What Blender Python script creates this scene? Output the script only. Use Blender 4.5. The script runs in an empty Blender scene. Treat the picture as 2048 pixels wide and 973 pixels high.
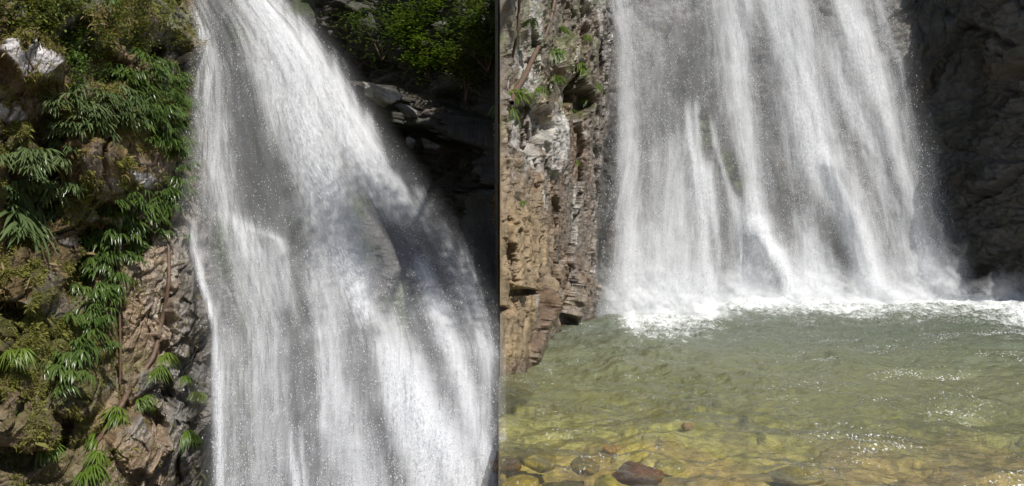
import bpy, math, random
import numpy as np
from mathutils import Vector, Matrix

S = bpy.context.scene
COL = S.collection
R = math.radians

# ---------------------------------------------------------------- camera, sky, sun, exposure
CAM_H, F = 2.2, 1600.0            # metres above the pool, focal length in 2048-wide pixels
cam = bpy.data.cameras.new("camera")
cam.lens = 36.0 * F / 2048.0
cam.sensor_width = 36.0
cam.clip_end = 500
cam.clip_start = 0.05
camo = bpy.data.objects.new("camera", cam)
camo.location = (0, 0, CAM_H)
camo.rotation_euler = (R(90), 0, 0)
COL.objects.link(camo)
S.camera = camo

SUN = Vector((0.36, -0.52, 0.78)).normalized()      # towards the sun
W = bpy.data.worlds.new("World"); S.world = W; W.use_nodes = True
wn = W.node_tree.nodes; wl = W.node_tree.links
bg = wn["Background"]; bg.inputs[1].default_value = 0.08
sky = wn.new("ShaderNodeTexSky"); sky.sky_type = 'NISHITA'; sky.sun_disc = False
sky.sun_elevation = math.asin(SUN.z)
sky.sun_rotation = math.atan2(SUN.x, SUN.y)
wl.new(sky.outputs[0], bg.inputs[0])
sl = bpy.data.lights.new("sun", 'SUN'); sl.energy = 5.0; sl.angle = R(0.5); sl.color = (1, .96, .9)
so = bpy.data.objects.new("sun", sl); COL.objects.link(so)
so.rotation_euler = SUN.to_track_quat('Z', 'Y').to_euler()
S.view_settings.view_transform = 'Standard'; S.view_settings.look = 'None'
S.view_settings.exposure = 0.0; S.view_settings.gamma = 1
S.view_settings.use_curve_mapping = False
S.render.engine = 'CYCLES'
S.cycles.max_bounces = 8; S.cycles.diffuse_bounces = 3; S.cycles.glossy_bounces = 3
S.cycles.transmission_bounces = 3; S.cycles.transparent_max_bounces = 24
S.cycles.caustics_reflective = False; S.cycles.caustics_refractive = False
S.cycles.sample_clamp_indirect = 4
S.cycles.use_denoising = True

# ---------------------------------------------------------------- numpy noise
def _h(ix, iy, seed):
    n = (ix.astype(np.int64) * 374761393 + iy.astype(np.int64) * 668265263 + seed * 1442695041) & 0xffffffff
    n = ((n ^ (n >> 13)) * 1274126177) & 0xffffffff
    n = (n ^ (n >> 16)) & 0xffffff
    return n / float(0xffffff)
def vn(x, y, seed=0):
    ix = np.floor(x); iy = np.floor(y); fx = x - ix; fy = y - iy
    fx = fx * fx * (3 - 2 * fx); fy = fy * fy * (3 - 2 * fy)
    a = _h(ix, iy, seed); b = _h(ix + 1, iy, seed); c = _h(ix, iy + 1, seed); d = _h(ix + 1, iy + 1, seed)
    return (a * (1 - fx) + b * fx) * (1 - fy) + (c * (1 - fx) + d * fx) * fy
def fbm(x, y, seed=0, o=5, g=.5):
    s = 0; a = 1; t = 0
    for k in range(o):
        s = s + a * vn(x * 2 ** k + 17.3 * k, y * 2 ** k - 9.1 * k, seed + k); t += a; a *= g
    return s / t
def facets(x, y, seed=0):
    """broken-rock relief: every cell is a tilted flat facet; returns height and distance to the crack"""
    ix = np.floor(x); iy = np.floor(y)
    f1 = np.full(x.shape, 9.); f2 = np.full(x.shape, 9.); h = np.zeros(x.shape)
    for dx in (-1, 0, 1):
        for dy in (-1, 0, 1):
            cx = ix + dx; cy = iy + dy
            px = cx + .1 + .8 * _h(cx, cy, seed); py = cy + .1 + .8 * _h(cx, cy, seed + 11)
            ex = x - px; ey = y - py; d = np.sqrt(ex * ex + ey * ey)
            hh = _h(cx, cy, seed + 23) + (_h(cx, cy, seed + 31) - .5) * 1.6 * ex + (_h(cx, cy, seed + 37) - .5) * 1.6 * ey
            m = d < f1
            f2 = np.where(m, f1, np.minimum(f2, d)); h = np.where(m, hh, h); f1 = np.where(m, d, f1)
    return h, f2 - f1
def sm(a, b, x):
    t = np.clip((x - a) / (b - a), 0, 1); return t * t * (3 - 2 * t)
def world(px, py, Y):
    return np.stack([(px - 1024) / F * Y, Y + 0 * px, CAM_H + (486.5 - py) / F * Y], -1)

# ---------------------------------------------------------------- object helpers
def tag(o, label=None, cat=None, group=None, kind=None):
    if label: o["label"] = label
    if cat: o["category"] = cat
    if group: o["group"] = group
    if kind: o["kind"] = kind
    return o
def mesh(name, co, faces, mat, parent=None, smooth=True, attrs=None, uv=None):
    co = np.asarray(co, np.float32).reshape(-1, 3); faces = np.asarray(faces, np.int32)
    k = faces.shape[1]
    me = bpy.data.meshes.new(name)
    me.vertices.add(len(co)); me.vertices.foreach_set("co", co.ravel())
    me.loops.add(faces.size); me.loops.foreach_set("vertex_index", faces.ravel())
    me.polygons.add(len(faces))
    me.polygons.foreach_set("loop_start", np.arange(0, faces.size, k, dtype=np.int32))
    me.polygons.foreach_set("loop_total", np.full(len(faces), k, np.int32))
    if smooth: me.polygons.foreach_set("use_smooth", np.ones(len(faces), bool))
    for n, v in (attrs or {}).items():
        v = np.asarray(v, np.float32)
        if v.ndim == 1:
            me.attributes.new(n, 'FLOAT', 'POINT').data.foreach_set("value", v)
        else:
            if v.shape[1] == 3: v = np.concatenate([v, np.ones((len(v), 1), np.float32)], 1)
            me.attributes.new(n, 'FLOAT_COLOR', 'POINT').data.foreach_set("color", v.ravel())
    if uv is not None:
        me.uv_layers.new(name="flow").data.foreach_set("uv", np.asarray(uv, np.float32).reshape(-1, 2)[faces.ravel()].ravel())
    me.update(calc_edges=True); me.validate()
    me.materials.append(mat)
    o = bpy.data.objects.new(name, me); COL.objects.link(o)
    if parent: o.parent = parent
    return o
def gridf(nr, nc):
    i = np.arange(nr * nc).reshape(nr, nc)
    return np.stack([i[:-1, :-1], i[1:, :-1], i[1:, 1:], i[:-1, 1:]], -1).reshape(-1, 4)
def empty(name, loc):
    o = bpy.data.objects.new(name, None); o.location = loc; COL.objects.link(o); return o
def axis(*segs):
    """several ranges joined: (start, stop, step), ..."""
    out = []
    for a, b, s in segs: out.append(np.arange(a, b, s, dtype=float))
    return np.concatenate(out + [[segs[-1][1]]])

# ---------------------------------------------------------------- materials
def newmat(name):
    m = bpy.data.materials.new(name); m.use_nodes = True
    nt = m.node_tree; nt.nodes.clear(); out = nt.nodes.new("ShaderNodeOutputMaterial")
    return m, nt, out
def N(nt, t, **kw):
    n = nt.nodes.new("ShaderNode" + t)
    for k, v in kw.items():
        if k.startswith("i_"): n.inputs[k[2:].replace("_", " ")].default_value = v
        else: setattr(n, k, v)
    return n
def math_(nt, op, a, b=None, c=None, clamp=False):
    n = nt.nodes.new("ShaderNodeMath"); n.operation = op; n.use_clamp = clamp
    for k, v in enumerate((a, b, c)):
        if v is None: continue
        if isinstance(v, (int, float)): n.inputs[k].default_value = v
        else: nt.links.new(v, n.inputs[k])
    return n.outputs[0]
def attr(nt, name, out="Fac"):
    n = nt.nodes.new("ShaderNodeAttribute"); n.attribute_name = name; return n.outputs[out]
def noise(nt, vec, scale, detail=4, rough=.55):
    n = nt.nodes.new("ShaderNodeTexNoise"); n.inputs["Scale"].default_value = scale
    n.inputs["Detail"].default_value = detail; n.inputs["Roughness"].default_value = rough
    nt.links.new(vec, n.inputs["Vector"]); return n.outputs[0]
def mapping(nt, vec, scale):
    n = nt.nodes.new("ShaderNodeMapping"); n.inputs["Scale"].default_value = scale
    nt.links.new(vec, n.inputs["Vector"]); return n.outputs[0]
def coord(nt):
    return nt.nodes.new("ShaderNodeNewGeometry").outputs["Position"]
def mixc(nt, fac, a, b, mode='MIX'):
    n = nt.nodes.new("ShaderNodeMix"); n.data_type = 'RGBA'; n.blend_type = mode
    for k, v in ((0, fac), (6, a), (7, b)):
        if isinstance(v, (int, float)): n.inputs[k].default_value = v
        elif isinstance(v, tuple): n.inputs[k].default_value = (*v, 1)
        else: nt.links.new(v, n.inputs[k])
    return n.outputs[2]
def ramp(nt, fac, a, b):
    n = nt.nodes.new("ShaderNodeMapRange"); n.interpolation_type = 'SMOOTHSTEP'
    nt.links.new(fac, n.inputs[0])
    for k, v in ((1, a), (2, b)):
        if isinstance(v, (int, float)): n.inputs[k].default_value = v
        else: nt.links.new(v, n.inputs[k])
    return n.outputs[0]

def rock_material(name, fine=1.0, wet=.3, bump=.02):
    m, nt, out = newmat(name); L = nt.links
    P = coord(nt); c = attr(nt, "col", "Color"); w = attr(nt, "wet")
    n1 = noise(nt, mapping(nt, P, (fine * 5, fine * 5, fine * 3)), 1, 8, .65)
    n2 = noise(nt, P, 38 * fine, 5, .7)
    n3 = noise(nt, mapping(nt, P, (fine * 16, fine * 16, fine * 5)), 1, 6, .65)
    k = math_(nt, 'MULTIPLY_ADD', ramp(nt, n1, .3, .72), .75, .5)
    k2 = math_(nt, 'MULTIPLY', k, math_(nt, 'MULTIPLY_ADD', n2, 1.3, .35))
    col = mixc(nt, 1.0, c, (1, 1, 1), 'MULTIPLY')
    mul = nt.nodes.new("ShaderNodeVectorMath"); mul.operation = 'SCALE'
    L.new(col, mul.inputs[0]); L.new(k2, mul.inputs["Scale"])
    b = N(nt, "Bump", i_Distance=bump, i_Strength=1.0)
    h = math_(nt, 'ADD', n1, math_(nt, 'ADD', math_(nt, 'MULTIPLY', n3, .9), math_(nt, 'MULTIPLY', n2, .45)))
    L.new(h, b.inputs["Height"])
    p = N(nt, "BsdfPrincipled"); L.new(mul.outputs[0], p.inputs["Base Color"]); L.new(b.outputs[0], p.inputs["Normal"])
    rr = math_(nt, 'MULTIPLY_ADD', n3, .5, .1)
    ro = math_(nt, 'SUBTRACT', math_(nt, 'ADD', rr, .35), math_(nt, 'MULTIPLY', w, .4), clamp=True)
    L.new(math_(nt, 'MAXIMUM', ro, .14), p.inputs["Roughness"])
    L.new(math_(nt, 'MULTIPLY_ADD', w, .6, .25), p.inputs["Specular IOR Level"])
    L.new(p.outputs[0], out.inputs[0]); return m

def leaf_material(name, col, col2, gloss=.35):
    m, nt, out = newmat(name); L = nt.links
    oi = N(nt, "ObjectInfo").outputs["Random"]
    v = attr(nt, "tone")
    f = math_(nt, 'ADD', math_(nt, 'MULTIPLY', oi, .5), math_(nt, 'MULTIPLY', v, .5))
    c = mixc(nt, f, col, col2)
    p = N(nt, "BsdfPrincipled", i_Roughness=gloss); L.new(c, p.inputs["Base Color"])
    t = N(nt, "BsdfTranslucent"); L.new(mixc(nt, .5, c, (col2[0] * 1.3, col2[1] * 1.4, col2[2] * .4)), t.inputs[0])
    mx = N(nt, "MixShader", i_Fac=.3); L.new(p.outputs[0], mx.inputs[1]); L.new(t.outputs[0], mx.inputs[2])
    L.new(mx.outputs[0], out.inputs[0]); return m

def fall_material(name, mode, per_m):
    """falling water: white drops mixed with gaps; dens = how much water falls here"""
    m, nt, out = newmat(name); L = nt.links
    uv = N(nt, "UVMap", uv_map="flow").outputs[0]; P = coord(nt); d = attr(nt, "dens"); sp = attr(nt, "grain")
    st1 = noise(nt, mapping(nt, uv, (3.2, .28, 1)), 1, 7, .62)
    st2 = noise(nt, mapping(nt, uv, (17, 1.3, 1)), 1, 7, .72)
    grain = noise(nt, mapping(nt, uv, (per_m, per_m * .42, 1)), 1, 3, .7)
    blot = noise(nt, mapping(nt, P, (1, 1, .6)), 2.3, 5, .6)
    if mode == 'veil':       # soft milky water
        s = math_(nt, 'ADD', math_(nt, 'MULTIPLY', st1, .7), math_(nt, 'MULTIPLY', st2, .5))
        s = math_(nt, 'ADD', s, math_(nt, 'MULTIPLY', blot, .45))
        a = math_(nt, 'MULTIPLY_ADD', math_(nt, 'SUBTRACT', s, .82), 1.25, math_(nt, 'MULTIPLY', d, 1.15))
        a = math_(nt, 'MULTIPLY', ramp(nt, a, -.10, 1.22), math_(nt, 'MULTIPLY_ADD', ramp(nt, d, 0., .3), .95, 0))
    else:                    # strings and drops
        s = math_(nt, 'ADD', math_(nt, 'MULTIPLY', math_(nt, 'SUBTRACT', st2, .22), .8), math_(nt, 'MULTIPLY', math_(nt, 'SUBTRACT', grain, .1), 1.25))
        s = math_(nt, 'ADD', s, math_(nt, 'MULTIPLY', st1, .3))
        th = math_(nt, 'MULTIPLY_ADD', d, -.50, 1.27)
        a = math_(nt, 'MULTIPLY', ramp(nt, math_(nt, 'SUBTRACT', s, th), 0, .26), .62)
        a = math_(nt, 'MULTIPLY', a, ramp(nt, d, .0, .12))
    df = N(nt, "BsdfDiffuse", i_Color=(.9, .91, .93, 1)); tr = N(nt, "BsdfTranslucent", i_Color=(.85, .88, .92, 1))
    b = N(nt, "Bump", i_Distance=.12, i_Strength=.8); L.new(math_(nt, 'ADD', st1, math_(nt, 'MULTIPLY', st2, .4)), b.inputs["Height"])
    L.new(b.outputs[0], df.inputs["Normal"])
    mx = N(nt, "MixShader", i_Fac=.25); L.new(df.outputs[0], mx.inputs[1]); L.new(tr.outputs[0], mx.inputs[2])
    tp = N(nt, "BsdfTransparent"); m2 = N(nt, "MixShader")
    L.new(a, m2.inputs[0]); L.new(tp.outputs[0], m2.inputs[1]); L.new(mx.outputs[0], m2.inputs[2])
    L.new(m2.outputs[0], out.inputs[0]); return m

def drop_material():
    m, nt, out = newmat("white_drops"); L = nt.links
    df = N(nt, "BsdfDiffuse", i_Color=(.92, .93, .95, 1)); tr = N(nt, "BsdfTranslucent", i_Color=(.9, .92, .95, 1))
    mx = N(nt, "MixShader", i_Fac=.4); L.new(df.outputs[0], mx.inputs[1]); L.new(tr.outputs[0], mx.inputs[2])
    L.new(mx.outputs[0], out.inputs[0]); return m

def mist_material(fine=False):
    m, nt, out = newmat("spray_mist"); L = nt.links
    P = coord(nt); d = attr(nt, "dens")
    n = noise(nt, mapping(nt, P, (1, 1, 1.2)), 1.1, 6, .6)
    g = noise(nt, P, 22, 3, .7)
    a = math_(nt, 'MULTIPLY', d, ramp(nt, math_(nt, 'ADD', n, math_(nt, 'MULTIPLY', g, .2)), .32, .78), clamp=True)
    if fine: a = math_(nt, 'MULTIPLY', d, math_(nt, 'MULTIPLY_ADD', noise(nt, P, 34, 2, .7), 1.1, .45), clamp=True)
    df = N(nt, "BsdfDiffuse", i_Color=(.9, .91, .93, 1)); tr = N(nt, "BsdfTranslucent", i_Color=(.9, .91, .93, 1))
    mx = N(nt, "MixShader", i_Fac=.4); L.new(df.outputs[0], mx.inputs[1]); L.new(tr.outputs[0], mx.inputs[2])
    tp = N(nt, "BsdfTransparent"); m2 = N(nt, "MixShader")
    L.new(a, m2.inputs[0]); L.new(tp.outputs[0], m2.inputs[1]); L.new(mx.outputs[0], m2.inputs[2])
    L.new(m2.outputs[0], out.inputs[0]); return m

M_ROCK = rock_material("wet_rock", 1.6, bump=.02)
M_DARK = rock_material("shaded_rock", .8, bump=.05)
M_BUTT = rock_material("ochre_rock", 1.0, bump=.035)
M_DROP = drop_material()
M_MIST = mist_material()
M_FINE = mist_material(True)

# ---------------------------------------------------------------- cliffs
def lerp(a, b, t): return a + (b - a) * t
def cmix(a, b, t): return a + (b - a) * t[..., None]
def cliff(name, xs, ys, depth, disp, colour, mat, face=None, top=None, pmap=None):
    PX, PY = np.meshgrid(xs, ys)
    P = world(pmap(PX, PY) if pmap else PX, PY, depth(PX, PY))
    gx = np.gradient(P, axis=1); gy = np.gradient(P, axis=0)
    n = np.cross(gy, gx); n /= np.linalg.norm(n, axis=-1, keepdims=True) + 1e-9
    n *= np.where((n * (P - np.array([0, 0, CAM_H]))).sum(-1, keepdims=True) > 0, -1, 1)
    dd = disp(P, PX, PY)
    if face is not None:                                      # broken faces step out towards the open gorge
        n = n * .35 + np.array(face) * .65; n /= np.linalg.norm(n, axis=-1, keepdims=True)
    Q = P + n * dd[..., None]
    if top is not None: Q[..., 2] = np.minimum(Q[..., 2], top(Q[..., 1]) + .5 * fbm(Q[..., 0], Q[..., 1], 9, 3))
    gx = np.gradient(Q, axis=1); gy = np.gradient(Q, axis=0)
    n2 = np.cross(gy, gx); n2 /= np.linalg.norm(n2, axis=-1, keepdims=True) + 1e-9
    n2 *= np.where((n2 * n).sum(-1, keepdims=True) < 0, -1, 1)
    col, wet = colour(Q, PX, PY, n2, dd)
    o = mesh(name, Q, gridf(*PX.shape), mat, attrs={"col": col.reshape(-1, 3), "wet": wet.ravel()})
    tag(o, kind="structure")
    return dict(obj=o, P=Q, n=n2, xs=xs, ys=ys)
def on(c, px, py, off=0.):
    j = int(np.clip(np.searchsorted(c["xs"], px), 0, len(c["xs"]) - 1)); i = int(np.clip(np.searchsorted(c["ys"], py), 0, len(c["ys"]) - 1))
    return c["P"][i, j] + c["n"][i, j] * off, c["n"][i, j]
def blob(PX, PY, x, y, rx, ry, ang=0, seed=0, rough=.35):
    ca, sa = math.cos(R(ang)), math.sin(R(ang))
    dx = (PX - x) * ca + (PY - y) * sa; dy = -(PX - x) * sa + (PY - y) * ca
    r = np.sqrt((dx / rx) ** 2 + (dy / ry) ** 2) + (fbm(PX / 22, PY / 22, seed + 5, 4) - .5) * rough * 2
    return 1 - sm(.75, 1.1, r)

# edges of the falls, in photograph pixels, by row
LL = ([-200, 0, 60, 150, 330, 480, 560, 660, 760, 973, 1500], [340, 352, 372, 380, 352, 362, 388, 422, 420, 422, 425])
LR = ([-200, 0, 60, 130, 200, 280, 380, 486, 560, 620, 700, 1500], [470, 572, 628, 680, 722, 775, 850, 925, 958, 980, 1010, 1010])
RL = ([-200, 0, 80, 250, 500, 640, 700], [1205, 1213, 1228, 1226, 1218, 1200, 1200])
RR = ([-200, 0, 100, 200, 350, 450, 590, 700], [1770, 1790, 1812, 1836, 1872, 1898, 1935, 1950])
def ev(t, y): return np.interp(y, t[0], t[1])

def left_depth(PX, PY):
    t = np.clip(PX / 430, -1, 1.0)
    d = 9.6 + 3.6 * np.clip(t, 0, 1) ** 1.2 + np.minimum(t, 0) * 2.0
    d = d + 1.5 * (1 - PY / 973) * .6 * sm(250, 430, PX) + (1 - PY / 973) * .5
    b = 14.1 + 1.3 * (1 - PY / 973)
    d = lerp(d, b, sm(385, 440, PX + (ev(LL, PY) < 380) * 12))
    e = ev(LR, PY); d = lerp(d, 24, sm(e - 150, e - 60, PX))      # the cliff under the fall ends inside the water
    # slab to the left of the fall stands a little proud at the bottom
    return d
def rockfield(s, z, seed, a, sc, tilt=.45, an=1.8, warp=1.0):
    u = s * math.cos(tilt) + z * math.sin(tilt); v = -s * math.sin(tilt) + z * math.cos(tilt)
    wx = (fbm(u * 1.1, v * 1.1, seed + 90, 4) - .5); wy = (fbm(u * 1.1, v * 1.1, seed + 95, 4) - .5)
    u = u + wx * warp; v = v + wy * warp
    h1, c1 = facets(u * sc, v * sc / an, seed); h2, c2 = facets(u * sc * 2.7, v * sc * 2.7 / an, seed + 3); h3, c3 = facets(u * sc * 7, v * sc * 7 / an, seed + 6)
    f = fbm(s * 7, z * 7, seed + 8, 5, .6)
    h4, c4 = facets((u + wy) * sc * 17, (v + wx) * sc * 17 / an, seed + 14)
    crack = (1 - sm(0, .10, c1)) * .35 + (1 - sm(0, .12, c2)) * .12
    return a * (h1 * .9 + h2 * .38 + h3 * .17 + h4 * .075 + (f - .5) * .30 - crack), c1
def left_disp(P, PX, PY):
    s = P[..., 0] * .9 + P[..., 1] * .5; z = P[..., 2]
    h, _ = rockfield(s, z, 3, .36, .95, -.35, 2.6)
    h += (fbm(s * .45, z * .45, 41, 3) - .5) * 1.3
    # deep hollows seen in the photograph
    for x, y, rx, ry, a in ((65, 395, 60, 70, 0), (95, 270, 45, 35, 0), (140, 100, 40, 40, 0), (190, 150, 60, 38, 20), (285, 95, 55, 32, 0), (200, 470, 40, 28, 0),
                            (20, 620, 30, 18, 0), (300, 840, 22, 40, -30), (35, 925, 45, 20, 0), (220, 420, 36, 16, 0), (160, 560, 26, 50, 20), (330, 790, 14, 40, 0), (125, 870, 14, 45, 15), (335, 130, 40, 60, 0), (270, 480, 30, 40, 0)):
        h -= .38 * blob(PX, PY, x, y, rx, ry, a, int(x), .3)
    # raised slabs
    for x, y, rx, ry, a, k in ((60, 150, 60, 44, 20, .5), (275, 365, 28, 22, 30, .2), (360, 620, 40, 110, 5, .28), (200, 350, 60, 50, 30, .3), (270, 880, 60, 60, 0, .3), (150, 780, 50, 60, 20, .25), (60, 860, 60, 40, 0, .25), (60, 560, 60, 70, 0, .3)):
        h += k * blob(PX, PY, x, y, rx, ry, a, int(x + 7), .25)
    e = ev(LR, PY)
    return h * (1 - .6 * sm(390, 430, PX)) * (1 - .9 * sm(e - 190, e - 120, PX))
def left_colour(Q, PX, PY, n, h):
    s = Q[..., 0]; z = Q[..., 2]
    brown = np.array([.31, .225, .155]); grey = np.array([.27, .25, .235]); ochre = np.array([.26, .17, .085]); moss = np.array([.12, .125, .028]); dark = np.array([.075, .06, .045]); white = np.array([.62, .59, .6]); rmoss = np.array([.17, .115, .045])
    a = fbm(s * 1.7, z * 1.3, 60, 5); b = fbm(s * 3.1, z * 2.4, 70, 5); c = fbm(s * 6, z * 5, 77, 5, .6)
    col = cmix(np.broadcast_to(brown, Q.shape), grey, sm(.42, .62, a))
    col = cmix(col, ochre, sm(.52, .68, b) * sm(350, 700, PY) * .7)
    greyz = sm(300, 345, PX + 20 * (a - .5)) * sm(380, 470, PY)
    col = cmix(col, np.array([.2, .19, .175]), greyz * .8)
    ml = 1 - sm(120, 330, PX + 200 * (b - .5)); top = 1 - sm(330, 460, PY + 60 * (a - .5))
    mk = np.clip(ml * .95 + top * .6, 0, .92) * sm(.36, .52, c + .35 * np.clip(n[..., 2], -.3, .6) + .03)
    mk *= 1 - .55 * sm(720, 880, PY)
    mc = cmix(np.broadcast_to(moss, Q.shape), rmoss, sm(.45, .6, vn(s * 2.5, z * 2.5, 81)))
    col = cmix(col, mc, mk)
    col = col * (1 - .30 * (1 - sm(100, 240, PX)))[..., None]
    wh = np.maximum(blob(PX, PY, 62, 152, 44, 32, 25, 4, .6), np.maximum(blob(PX, PY, 22, 238, 26, 16, 0, 5, .6), blob(PX, PY, 272, 366, 24, 14, 20, 6, .8)))
    wh = np.maximum(wh, .55 * sm(.55, .66, fbm(s * 2.2 + 5, z * .9, 91, 5, .6)) * sm(150, 240, PX) * sm(430, 560, PY) * (1 - sm(340, 400, PX)))
    col = cmix(col, cmix(np.broadcast_to(white, Q.shape), np.array([.40, .36, .31]), sm(430, 500, PY)), wh * .85)
    wetm = np.clip(.25 + .9 * sm(.45, .6, fbm(s * 1.3, z * .6, 99, 4)) * sm(300, 600, PY) + .6 * wh + .4 * sm(300, 400, PX), 0, 1) * (1 - mk)
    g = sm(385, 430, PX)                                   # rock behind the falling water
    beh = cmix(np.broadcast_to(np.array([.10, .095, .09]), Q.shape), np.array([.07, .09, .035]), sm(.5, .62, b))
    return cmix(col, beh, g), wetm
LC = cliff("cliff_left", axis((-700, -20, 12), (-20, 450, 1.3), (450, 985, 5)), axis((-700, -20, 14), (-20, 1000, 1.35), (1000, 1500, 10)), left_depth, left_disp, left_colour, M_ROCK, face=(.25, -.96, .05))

# shaded recess between the left fall and the buttress
def rec_depth(PX, PY):
    return 24.5 - 7.6 * np.clip((PX - 600) / 400, -.2, 1) + (486 - PY) / 486 * .9
def rec_disp(P, PX, PY):
    h, _ = rockfield(P[..., 0] * .9 - P[..., 1] * .3, P[..., 2], 103, .8, .85, -.7, 2.6)
    h += (fbm(P[..., 0] * .3, P[..., 2] * .3, 141, 3) - .5) * 2.0
    h += 1.1 * blob(PX, PY, 880, 235, 120, 40, 20, 3, .4) - .8 * blob(PX, PY, 930, 330, 90, 60, 10, 8, .4)
    return h * (1 - sm(985, 1000, PX))
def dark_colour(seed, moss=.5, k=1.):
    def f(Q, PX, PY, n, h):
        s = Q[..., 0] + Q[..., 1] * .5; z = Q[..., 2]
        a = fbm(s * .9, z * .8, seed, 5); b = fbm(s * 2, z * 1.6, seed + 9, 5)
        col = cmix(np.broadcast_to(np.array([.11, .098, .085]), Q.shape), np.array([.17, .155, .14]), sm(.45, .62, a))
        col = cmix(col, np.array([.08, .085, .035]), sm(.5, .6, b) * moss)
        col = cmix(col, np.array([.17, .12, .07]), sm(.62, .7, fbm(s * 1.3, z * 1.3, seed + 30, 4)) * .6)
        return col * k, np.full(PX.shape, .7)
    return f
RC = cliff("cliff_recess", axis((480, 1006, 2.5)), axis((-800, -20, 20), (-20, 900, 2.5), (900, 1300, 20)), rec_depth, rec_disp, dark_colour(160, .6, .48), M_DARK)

# buttress that closes the pool on the left; its left side runs straight back from the viewer
def butt_foot(px):
    return np.interp(px, [997, 1010, 1035, 1060, 1100, 1150, 1200, 1240, 1300], [12.0, 12.6, 13.2, 14.6, 18.0, 21.0, 24.0, 26.5, 30])
B_E = ([-200, 0, 80, 200, 300, 450, 560, 650], [1200, 1206, 1226, 1222, 1214, 1203, 1197, 1186])
def b_edge(PY): return ev(B_E, PY) - 6 + 12 * (fbm(PY / 34, PY * 0 + 3, 88, 5, .6) - .5)
def butt_depth(PX, PY):
    d = butt_foot(PX)
    up = sm(760, 250, PY)
    back = np.interp(PX, [997, 1060, 1110, 1180, 1225, 1300], [13.2, 16.2, 18.9, 22.4, 24.3, 25])
    d = lerp(d, np.minimum(back + 0 * d, 30), up)
    return d + np.clip(PX - b_edge(PY), 0, 99) * .2
def butt_top(y): return np.interp(y, [12, 12.7, 12.9, 13.3, 14.2, 15, 16.5, 18, 21, 31], [8.0, 8.0, 14, 14, 9.0, 8.2, 7.9, 7.9, 9, 16])  # unseen top, shaped to shade the recess and let sun reach the bushes
def butt_disp(P, PX, PY):
    z = P[..., 2]; s = P[..., 0] * 1.0 + P[..., 1] * .28
    h, c = rockfield(s, z, 203, .55, .95, -.14, 6.0, .6)
    for x, y, rx, ry, a, k in ((1055, 250, 40, 60, -10, -.5), (1140, 170, 14, 40, 10, -.9), (1160, 200, 20, 28, 0, -.8), (1003, 620, 16, 9, 0, -.5), (1078, 520, 7, 150, 6, -.55), (1040, 585, 26, 8, 0, -.5),
                               (1125, 640, 18, 14, 20, -.6), (1195, 120, 12, 60, 0, -.7), (1110, 300, 35, 60, 8, .15), (1130, 120, 30, 50, 0, .4), (1035, 500, 26, 90, 0, .35), (1165, 600, 30, 60, 0, .3), (1075, 640, 10, 90, 12, .5)):
        h += k * blob(PX, PY, x, y, rx, ry, a, int(x) + 3, .3)
    h = (h - .3) * lerp(1, .45, sm(560, 700, PY))
    return lerp(.05 + 0 * h, h, sm(997, 1005, PX)) * (1 - .8 * sm(-6, 6, PX - b_edge(PY)))
def butt_colour(Q, PX, PY, n, h):
    s = Q[..., 0] + Q[..., 1] * .3; z = Q[..., 2]
    a = fbm(s * 1.1, z * .9, 260, 5); b = fbm(s * 2.4, z * 1.2, 270, 5); c = fbm(s * 5, z * 3, 277, 5, .6)
    grey = np.array([.20, .165, .13]); ochre = np.array([.31, .225, .125]); brown = np.array([.20, .13, .08]); pale = np.array([.55, .53, .5])
    och = np.clip(sm(1130, 1060, PX + 60 * (a - .5)) * sm(300, 480, PY + 120 * (b - .5)), 0, 1)
    col = cmix(np.broadcast_to(grey, Q.shape), brown, sm(.45, .62, b) * .7)
    col = cmix(col, ochre, och * .9)
    col = cmix(col, ochre * .8, .6 * sm(.55, .68, a))
    col = cmix(col, pale, .8 * sm(.56, .68, fbm(s * 1.6, z * .45, 291, 5, .6)))
    col = cmix(col, pale, .75 * blob(PX, PY, 1105, 285, 26, 62, 8, 12, .7))
    col = cmix(col, brown * .8, .85 * blob(PX, PY, 1072, 600, 10, 190, 6, 19, .4))
    col = cmix(col, np.array([.10, .12, .03]), .8 * sm(.52, .66, c + .2 * n[..., 2]) * sm(330, 180, PY))
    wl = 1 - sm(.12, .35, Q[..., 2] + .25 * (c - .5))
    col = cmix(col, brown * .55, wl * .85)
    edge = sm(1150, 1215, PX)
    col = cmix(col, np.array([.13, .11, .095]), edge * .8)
    return col, np.clip(.6 + wl + .4 * edge + .5 * sm(.5, .65, a), 0, 1)
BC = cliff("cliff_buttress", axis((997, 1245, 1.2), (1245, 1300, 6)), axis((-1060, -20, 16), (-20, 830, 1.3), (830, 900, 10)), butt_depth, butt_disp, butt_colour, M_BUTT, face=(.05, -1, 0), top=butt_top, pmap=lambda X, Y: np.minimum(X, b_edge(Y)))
# its hidden left side and the top notch, plain rock; the notch is cut to let sun through
def side_wall():
    ys = np.arange(12.0, 31, .4); out = []; 
    for k, y in enumerate(ys):
        top = float(butt_top(y))
        zz = np.linspace(-7.5, top, 60)
        x = -.0170 * min(y, 12.2) - .004 - .012 * (y - 12.2 > 0) * (y - 12.2) * .1
        out.append(np.stack([np.full(60, x) - .10 * (fbm(np.full(60, y * 1.2), zz * 1.2, 5) ) * min(1, (y - 12.0)), np.full(60, y), zz], -1))
    P = np.stack(out)
    c = np.broadcast_to(np.array([.12, .10, .08], np.float32), P.shape)
    o = mesh("cliff_buttress_side", P, gridf(len(ys), 60), M_DARK, attrs={"col": c.reshape(-1, 3), "wet": np.full(P[..., 0].size, .5)})
    tag(o, kind="structure")
side_wall()

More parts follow.
